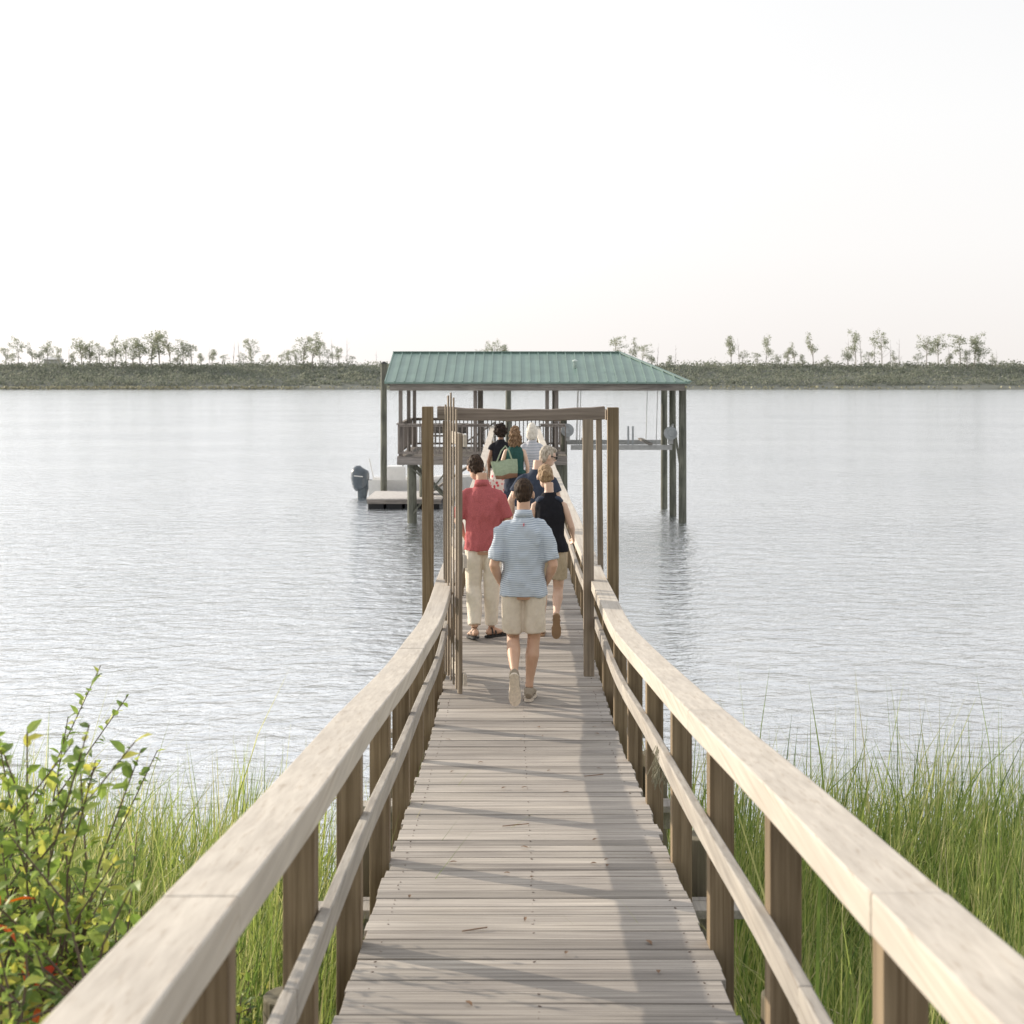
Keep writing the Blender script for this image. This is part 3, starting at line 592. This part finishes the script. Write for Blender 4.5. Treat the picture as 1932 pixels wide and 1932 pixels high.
gm,nt,b=newmat('marsh_mud'); tc=N(nt,'ShaderNodeTexCoord'); n=N(nt,'ShaderNodeTexNoise'); n.inputs['Scale'].default_value=1.5; n.inputs['Detail'].default_value=8; L(nt,tc.outputs['Object'],n.inputs['Vector'])
r=ramp(nt,[(.3,(.04,.045,.02)),(.55,(.08,.085,.035)),(.75,(.13,.11,.065))]); L(nt,n.outputs['Fac'],r.inputs[0]); L(nt,r.outputs[0],b.inputs['Base Color']); b.inputs['Roughness'].default_value=.95
bp=N(nt,'ShaderNodeBump'); bp.inputs['Distance'].default_value=.08; L(nt,n.outputs['Fac'],bp.inputs['Height']); L(nt,bp.outputs[0],b.inputs['Normal'])
def gz_(x,y):
    e=12.6+1.2*mnoise.noise(Vector((x*.15,0,3)))
    t=(e-y)
    z=.08*t if t<4 else .32+.13*(t-4)
    return min(z,2.4)+.06*mnoise.noise(Vector((x*.6,y*.6,0)))
V=[];F=[]; nx,ny=90,60
for j in range(ny+1):
    for i in range(nx+1):
        x=-90+180*i/nx; x=math.copysign(abs(x/90)**1.8*90,x); yy=-60+76*(j/ny)**.6
        V.append((x,yy,gz_(x,yy)))
for j in range(ny):
    for i in range(nx): q=j*(nx+1)+i; F.append((q,q+1,q+nx+2,q+nx+1))
g=MB(); g.add(V,F); o=g.build('ground',gm,smooth=True); o['kind']='structure'

def grass(name,regions,mat,label):
    V=[];F=[]
    for (x0,x1,y0,y1,nn,h0,h1,w0) in regions:
        for _ in range(nn):
            x=random.uniform(x0,x1); y=random.uniform(y0,y1)
            e=12.6+1.2*mnoise.noise(Vector((x*.15,0,3)))-.3
            if x<0: e-=max(0,(x+2.4)*.8)
            if y>e+random.uniform(-1.4,.6): continue
            if abs(x-AX)<.95: continue
            cl=mnoise.noise(Vector((x*.8,y*.8,9)))+.5*mnoise.noise(Vector((x*2.2,y*2.2,4)))
            if cl<-.2 and random.random()<.45: continue
            h=random.uniform(h0,h1)*(1+.28*cl); 
            if random.random()<.06: h*=1.3
            th=random.gauss(.5,1.4) ; ln=abs(random.gauss(.16,.30)); wd=w0*random.uniform(.45,1.35)
            dx,dy=math.cos(th)*ln,math.sin(th)*ln; z0=gz_(x,y)-.03
            ph=random.uniform(0,math.pi); wx,wy=math.cos(ph)*wd/2,math.sin(ph)*wd/2
            b0=len(V)
            for t,ww in((0,.9),(.4,1),(.75,.6)):
                px=x+dx*h*t*t; py=y+dy*h*t*t; pz=z0+h*t*(1-.25*ln*t)
                V.append((px-wx*ww,py-wy*ww,pz)); V.append((px+wx*ww,py+wy*ww,pz))
            V.append((x+dx*h,y+dy*h,z0+h*(1-.3*ln)))
            F+=[(b0,b0+1,b0+3,b0+2),(b0+2,b0+3,b0+5,b0+4),(b0+4,b0+5,b0+6)]
    m_=MB(); m_.v=V;m_.f=F;m_.m=[0]*len(F); o=m_.build(name,mat,smooth=True); o['kind']='stuff'; o['label']=label; o['category']='grass'
M_grass=foliage('marsh_grass_blades',[(.085,.135,.038),(.15,.215,.055),(.22,.29,.075),(.30,.355,.10),(.40,.42,.15),(.52,.47,.26)],.42)
grass('marsh_grass',[(1.0,5.5,4.0,13.2,28000,1.1,1.85,.0145),(5.5,11,4,13,3500,1.2,1.8,.016),
                     (-5.5,-.85,6.0,13.2,27000,1.05,1.85,.0145),(-11,-5.5,5,13,3500,1.1,1.75,.016),(-2.5,-.85,2.5,6,2000,.8,1.3,.014)],M_grass,'tall yellow green marsh grass along the water edge')

M_leaf=foliage('shrub_leaves',[(.09,.14,.04),(.14,.21,.05),(.20,.285,.065),(.27,.36,.09),(.38,.44,.11),(.56,.52,.12)],.42,.45)
M_leafr=foliage('orange_leaves',[(.45,.05,.02),(.6,.14,.03),(.5,.25,.05)],.4,.4)
M_bark=plain('twig_bark',(.16,.12,.09),.85,.3)
def leaf(mb,p,d,up,L_,W_):
    s_=d.cross(up); 
    if s_.length<.1: s_=Vector((1,0,0))
    s_.normalize(); u=s_.cross(d).normalized()
    pts=[p,p+d*L_*.3+s_*W_*.42+u*W_*.12,p+d*L_*.65+s_*W_*.4+u*W_*.1,p+d*L_-u*L_*.12,p+d*L_*.65-s_*W_*.4+u*W_*.1,p+d*L_*.3-s_*W_*.42+u*W_*.12,p+d*L_*.5]
    mb.add(pts,[(0,1,6),(1,2,6),(2,3,6),(3,4,6),(4,5,6),(5,0,6)])
def shrub(label,base,cr,cc,ntw,lsz,red=0,up_tw=6,dl=.02,upk=(1.05,1.4)):
    cc=Vector(cc); t=thing('shrub',label,'shrub',base); st=MB(); lv=MB(); lr=MB()
    base=Vector(base); hubs=[]
    for i in range(7):
        a=2*math.pi*i/7+random.random(); top=cc+Vector((math.cos(a)*cr[0]*.45,math.sin(a)*cr[1]*.45,random.uniform(-.3,.25)*cr[2]))
        b=base+Vector((math.cos(a)*.08,math.sin(a)*.08,0)); mid=b.lerp(top,.5)+Vector((random.uniform(-.1,.1),random.uniform(-.1,.1),.08))
        st.loft([(*b,.018,.018),(*mid,.013,.013),(*top,.008,.008)],n=6)
        for q in(.35,.6,.8,1): hubs.append(mid.lerp(top,q))
    for i in range(ntw):
        while True:
            v=Vector((random.uniform(-1,1),random.uniform(-1,1),random.uniform(-1,1)))
            if .2<v.length<1 and mnoise.noise(v*2.2+cc)>-.17: break
        isr=up_tw<=i<up_tw+red
        if isr: v=Vector((random.uniform(.25,.6),-random.uniform(.7,.95),random.uniform(.1,.75)))
        e=cc+Vector((v.x*cr[0],v.y*cr[1],v.z*cr[2]))
        if i<up_tw: e=cc+Vector((random.uniform(-1,.8)*cr[0],random.uniform(-.9,.9)*cr[1],cr[2]*random.uniform(*upk)))
        hb=min(hubs,key=lambda q:(q-e).length*random.uniform(.8,1.3)); 
        md=hb.lerp(e,.5)+Vector((random.uniform(-.08,.08),random.uniform(-.08,.08),.03))
        st.loft([(*hb,.005,.005),(*md,.0035,.0035),(*e,.002,.002)],n=5)
        Ln=(e-hb).length; nl=max(6,int(Ln/dl)); 
        for k in range(nl):
            q=.25+.75*(k+.5)/nl; pp=hb.lerp(md,q*2) if q<.5 else md.lerp(e,q*2-1)
            ax=(e-hb).normalized(); rd=Vector((random.gauss(0,1),random.gauss(0,1),random.gauss(0,.7))); d=(rd.normalized()+ax*.6).normalized()
            sz=lsz*random.uniform(.5,1.4)
            leaf(lr if (isr and q>.72) else lv,pp,d,Vector((random.gauss(0,.4),random.gauss(0,.4),1)),sz*(1.25 if isr else 1),sz*.6)
    st.build('stems',M_bark,t); lv.build('foliage',M_leaf,t)
    if lr.v: lr.build('orange_foliage',M_leafr,t)
shrub('loose leafy green shrub with few orange young leaves beside boardwalk',(-1.65,4.6,gz_(-1.65,4.6)),(.54,.5,.68),(-1.62,4.6,2.84),250,.052,6,26,.030,(.95,1.45))
shrub('green shrub growing close to the boardwalk',(-1.4,3.8,gz_(-1.4,3.8)),(.30,.35,.38),(-1.2,3.85,3.02),120,.046,2,6,.028)
shrub('leafy shrub with airy upper twigs behind denser bush',(-2.1,6.0,gz_(-2.1,6.0)),(.68,.6,.8),(-2.08,6.0,2.28),270,.046,0,16,.030,(1.05,1.6))
shrub('green shrub at the foot of the boardwalk railing',(-1.35,5.4,gz_(-1.35,5.4)),(.48,.7,.55),(-1.32,5.3,2.24),280,.042,0,6,.028)
shrub('low tangled green shrub under the boardwalk edge',(-1.4,6.8,gz_(-1.4,6.8)),(.5,.8,.5),(-1.45,6.9,1.6),220,.038,0,3,.026)
shrub('low green shrub among marsh grass',(1.7,5.0,gz_(1.7,5.0)),(.5,.7,.4),(1.7,5.2,1.35),110,.035,0,3,.026)

lt=MB()
for _ in range(30):
    yy=random.uniform(4.6,12); xx=AX+random.uniform(-.6,.6); a=random.uniform(0,6.28); leaf(lt,Vector((xx,yy,deckz(yy)+.012)),Vector((math.cos(a),math.sin(a),0.05)),Vector((0,0,1)),random.uniform(.02,.055),random.uniform(.01,.022))
for yy,xx,ln in((7.9,-.05,.14),(9.3,.45,.12),(6.0,-.2,.10)):
    lt.bar((xx,yy,deckz(yy)+.008),(xx+ln,yy+.03,deckz(yy)+.012),.004,.004)
o=lt.build('leaf_litter',plain('dry_leaf',(.22,.14,.09),.8,.4)); o['kind']='stuff'; o['label']='dry fallen leaves and twigs on the deck boards'; o['category']='leaves'
ms=MB()
for _ in range(60):
    x0=AX+.66+random.uniform(-.03,.03); y0=7.45+random.uniform(-.06,.06); z0=deckz(7.45)+.5; q=Vector((x0,y0,z0))
    for k in range(5):
        q2=q+Vector((random.uniform(-.02,.02),random.uniform(-.02,.02),-random.uniform(.02,.05))); ms.bar(q,q2,.003,.003,up=(0,1,0)); q=q2
o=ms.build('moss_tuft',plain('grey_moss',(.28,.27,.20),.9)); o['label']='small tuft of grey moss hanging from the lower rail'; o['category']='moss'; 

# ================================================================== FAR SHORE
bm_,nt,b=newmat('far_bank'); tc=N(nt,'ShaderNodeTexCoord'); n=N(nt,'ShaderNodeTexNoise'); n.inputs['Scale'].default_value=.12; n.inputs['Detail'].default_value=9; L(nt,tc.outputs['Object'],n.inputs['Vector'])
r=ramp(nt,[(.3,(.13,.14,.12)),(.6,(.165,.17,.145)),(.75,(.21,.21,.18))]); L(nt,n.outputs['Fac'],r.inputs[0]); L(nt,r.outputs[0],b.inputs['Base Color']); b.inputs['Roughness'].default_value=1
prof=[(418,-1),(421,.15),(424,.7),(430,1.6),(440,3.4),(450,5.4),(458,6.6),(480,6.9),(600,6.9),(1500,6.9)]
V=[];F=[]; nx=260
for (yy,z) in prof:
    for i in range(nx+1):
        x=-900+1800*i/nx; q=Vector((x*.03,yy*.02,0)); V.append((x,yy+4*mnoise.noise(Vector((x*.02,1,1))),z+(.5*mnoise.noise(q) if z>1 else .1*mnoise.noise(q*3))))
for j in range(len(prof)-1):
    for i in range(nx): q=j*(nx+1)+i; F.append((q,q+1,q+nx+2,q+nx+1))
g=MB(); g.add(V,F); o=g.build('far_shore',bm_,smooth=True); o['kind']='structure'
def qd(V,F,c,s):
    n=Vector((random.gauss(0,1),random.gauss(0,1),random.gauss(0,1))).normalized(); a=n.orthogonal().normalized()*s; b=n.cross(a.normalized())*s*random.uniform(.5,1)
    k=len(V); V+=[tuple(c-a-b),tuple(c+a-b*.6),tuple(c+a*.7+b),tuple(c-a*.8+b*.8)]; F.append((k,k+1,k+2,k+3))
M_far=foliage('far_scrub_hazed',[(.16,.18,.14),(.19,.21,.165),(.215,.23,.18),(.245,.255,.205),(.275,.275,.225)],.3,1)  # atmospheric haze painted into the scrub greens: lightened, low contrast
M_marsh=foliage('far_marsh',[(.27,.26,.17),(.35,.33,.22)],0,.9)
V=[];F=[]
for i in range(6400):
    x=random.uniform(-205,205); yy=random.uniform(426,462); z=interp(prof,yy); r_=random.uniform(.8,1.8)*(1.0+.7*mnoise.noise(Vector((x*.06,yy*.05,0))))
    if yy>452: r_*=1.0+.35*mnoise.noise(Vector((x*.11,5,0)))
    c=Vector((x,yy,z+r_*.35))
    for _ in range(17):
        v=Vector((random.gauss(0,.75),random.gauss(0,.4),random.gauss(0,.38)))*r_; qd(V,F,c+v,random.uniform(.10,.32))
m_=MB(); m_.v=V;m_.f=F;m_.m=[0]*len(F); o=m_.build('scrub',M_far); o['kind']='stuff'; o['label']='low grey green scrub covering the far bank'; o['category']='scrub'
V=[];F=[]
for _ in range(5000):
    x=random.uniform(-205,-60) if random.random()<.75 else random.uniform(-60,205); qd(V,F,Vector((x,random.uniform(420,426),random.uniform(.1,.9))),random.uniform(.15,.4))
m_=MB(); m_.v=V;m_.f=F;m_.m=[0]*len(F); o=m_.build('far_marsh_grass',M_marsh); o['kind']='stuff'; o['label']='strip of yellow marsh grass at the far waterline'; o['category']='grass'
M_tcr=foliage('far_tree_leaves_hazed',[(.19,.22,.15),(.25,.275,.19),(.31,.325,.24),(.37,.36,.29)],.35,.9); M_tbk=plain('far_tree_bark',(.38,.35,.32),.9)  # leaf colours paled to stand in for haze over the distance
def mk_tree(seed,dead=False,wide=1.0):
    random.seed(seed); tr=MB(); V=[];F=[]; Hh=9.0
    lx=random.uniform(-1.1,1.1); top=Vector((lx,0,Hh*.8))
    tr.loft([(0,0,-1,.14,.14),(lx*.2,0,Hh*.35,.11,.11),(*top,.06,.06)],n=6)
    if dead: tr.loft([(*top,.05,.05),(lx*1.3,0,Hh,.02,.02)],n=5)
    for i in range(16 if not dead else 6):
        q=random.uniform(.28,1.0); s0=Vector((lx*q*.9,0,Hh*.8*q)); a=random.uniform(0,6.28)
        rr_=random.uniform(.3,2.0)*wide*(1.15-.5*q)
        e=Vector((lx*q+math.cos(a)*rr_,math.sin(a)*1.2,s0.z+random.uniform(.6,2.2)*(1.25-q*.6)))
        if dead: e=s0+Vector((math.cos(a)*1.1,.3,random.uniform(.6,1.6)))
        tr.loft([(*s0,.04,.04),(*(s0.lerp(e,.5)+Vector((0,0,-.2))),.03,.03),(*e,.02,.02)],n=5)
        if not dead and random.random()<.85:
            for _ in range(random.choice((2,3,4,5))):
                cc=e+Vector((random.gauss(0,.45)*wide,random.gauss(0,.4),random.gauss(.05,.45)))
                for _ in range(18): qd(V,F,cc+Vector((random.gauss(0,.32),random.gauss(0,.3),random.gauss(0,.32))),random.uniform(.06,.18))
    a=tr.build('trunk',M_tbk); b=None
    if V: m_=MB(); m_.v=V;m_.f=F;m_.m=[0]*len(F); b=m_.build('crown',M_tcr)
    return a,b
protos=[mk_tree(s_,False,w_) for s_,w_ in((1,1.0),(2,.7),(3,1.3),(4,.6),(5,1.15),(6,.85),(7,1.5),(8,1.0),(9,.75),(10,1.2))]; deads=[mk_tree(s_,True) for s_ in(11,12,13)]
random.seed(99); used=set()
def place(px,ytop,dead=False,sx=1):
    Y=456+random.uniform(-3,5); s_=2817/Y; X=(px-966)/s_; zb=interp(prof,Y); H=HC+(703-ytop)/s_-zb
    k=random.randrange(3 if dead else 10); pr=(deads if dead else protos)[k]
    e=thing('tree','bare dead tree on the far bank' if dead else 'sparse wind-shaped tree on the far bank','tree',(X,Y,zb),'trees on the far bank',local=True,yaw=random.choice((0,.4,-.4,3.1,2.8)))
    sc=H/8.8; e.scale=(sc*sx,sc*sx,sc)
    for o in pr:
        if o is None: continue
        if o.name in used: q=o.copy(); col.objects.link(q)
        else: q=o; used.add(o.name)
        q.parent=e
for px,yt in((12,655),(35,637),(62,650),(90,645),(112,655),(155,637),(170,640),(188,647),(218,629),(238,640),(265,632),(285,628),(302,623),(322,630),(345,642),(362,646),(400,656),(475,638),(545,660),(572,634),(588,633),(604,640),(640,655),(912,648),(932,643),(948,646),(1160,632),(1192,642),(1212,648),(1380,628),(1445,636),(1485,652),(1500,650),(1535,633),(1615,627),(1664,625),(1748,634),(1770,632),(1812,628),(1838,632),(1848,640),(-60,635),(-120,640),(1960,635),(2030,630),(2100,640)): place(px,yt,False,random.uniform(.9,1.45) if px<700 else random.uniform(.85,1.2))
for px,yt in((22,664),(75,662),(138,664),(205,658),(250,655),(335,660),(380,664),(420,668),(460,666),(500,668),(530,666),(560,660),(620,658),(665,670),(900,660),(965,662),(1145,664),(1178,662),(1230,668),(1262,670),(1400,662),(1430,664),(1465,668),(1515,668),(1560,668),(1600,660),(1640,662),(1690,664),(1730,666),(1790,664),(1825,660),(1870,670)): place(px,yt,False,1.4)
for px,yt in((130,648),(440,643),(452,640),(628,640),(655,640),(710,660),(1180,655),(1240,650),(1275,652),(1395,640),(1600,640),(1625,632),(1650,635),(1680,645),(1696,640),(1790,655),(1830,650),(1880,660),(395,652),(250,650)): place(px,yt,True,.8)
for o in [q for pr in protos+deads for q in pr if q is not None and q.parent is None]: bpy.data.objects.remove(o)
hs=thing('house','small white house among trees on the far bank','house',(-143,466,6.8)); m_=MB(); m_.box((-143,466,7.7),(5,4,2.4)); m_.build('wall',plain('white_wall',(.65,.65,.63),.7),hs)
m_=MB(); m_.add([(-145.9,463.5,8.9),(-140.1,463.5,8.9),(-140.1,468.5,8.9),(-145.9,468.5,8.9),(-144.8,466,9.7),(-141.2,466,9.7)],[(0,1,5,4),(1,2,5),(2,3,4,5),(3,0,4),(3,2,1,0)]); m_.build('roof',plain('grey_roof',(.6,.6,.6),.8),hs)

# ================================================================== LIGHT, WORLD, CAMERA
sd=Vector((1,-.58,0)).normalized(); el=math.radians(17.7); d=Vector((sd.x*math.cos(el),sd.y*math.cos(el),-math.sin(el)))
sl=bpy.data.lights.new('sun','SUN'); sl.energy=5.0; sl.angle=math.radians(.45); sl.color=(1,.88,.72)
so=bpy.data.objects.new('sun',sl); col.objects.link(so); so.rotation_euler=d.to_track_quat('-Z','Y').to_euler()
w=bpy.data.worlds.new('World'); scene.world=w; w.use_nodes=True; nt=w.node_tree; bg=nt.nodes['Background']
sk=N(nt,'ShaderNodeTexSky'); sk.sky_type='NISHITA'; sk.sun_disc=False; sk.sun_elevation=el; sk.sun_rotation=math.atan2(-sd.x,-sd.y); sk.dust_density=3; sk.air_density=1
hsn=N(nt,'ShaderNodeHueSaturation'); hsn.inputs['Saturation'].default_value=.35; L(nt,sk.outputs[0],hsn.inputs['Color'])
tc=N(nt,'ShaderNodeTexCoord'); sp=N(nt,'ShaderNodeSeparateXYZ'); L(nt,tc.outputs['Generated'],sp.inputs[0])
r=ramp(nt,[(0,(.935,.89,.86)),(.08,(.975,.955,.94)),(.16,(.975,.97,.965)),(.26,(.935,.935,.94)),(1,(.90,.92,.96))]); L(nt,sp.outputs[2],r.inputs[0])
dt=N(nt,'ShaderNodeVectorMath',operation='DOT_PRODUCT'); L(nt,tc.outputs['Generated'],dt.inputs[0]); dt.inputs[1].default_value=tuple(-d)
mxx=N(nt,'ShaderNodeMath',operation='MAXIMUM'); L(nt,dt.outputs['Value'],mxx.inputs[0]); mxx.inputs[1].default_value=0
pw=N(nt,'ShaderNodeMath',operation='POWER'); L(nt,mxx.outputs[0],pw.inputs[0]); pw.inputs[1].default_value=3.0
ml=N(nt,'ShaderNodeMath',operation='MULTIPLY_ADD'); L(nt,pw.outputs[0],ml.inputs[0]); ml.inputs[1].default_value=8.0; ml.inputs[2].default_value=11.0
sc_=N(nt,'ShaderNodeVectorMath',operation='SCALE'); L(nt,ml.outputs[0],sc_.inputs['Scale']); L(nt,r.outputs[0],sc_.inputs[0])
mx=N(nt,'ShaderNodeMix',data_type='RGBA'); mx.inputs[0].default_value=.88; L(nt,hsn.outputs[0],mx.inputs[6]); L(nt,sc_.outputs[0],mx.inputs[7])
L(nt,mx.outputs[2],bg.inputs['Color']); bg.inputs['Strength'].default_value=.1
cam=bpy.data.cameras.new('camera'); co=bpy.data.objects.new('camera',cam); col.objects.link(co); co.location=(0,0,HC); co.rotation_euler=(math.radians(90),0,0)
cam.lens=35; cam.sensor_width=24; cam.sensor_fit='HORIZONTAL'; cam.shift_y=-263/1932; cam.clip_end=8000; cam.clip_start=.05
cam.dof.use_dof=True; cam.dof.focus_distance=13; cam.dof.aperture_fstop=4.0
scene.camera=co
scene.view_settings.view_transform='Standard'; scene.view_settings.look='None'; scene.view_settings.exposure=0
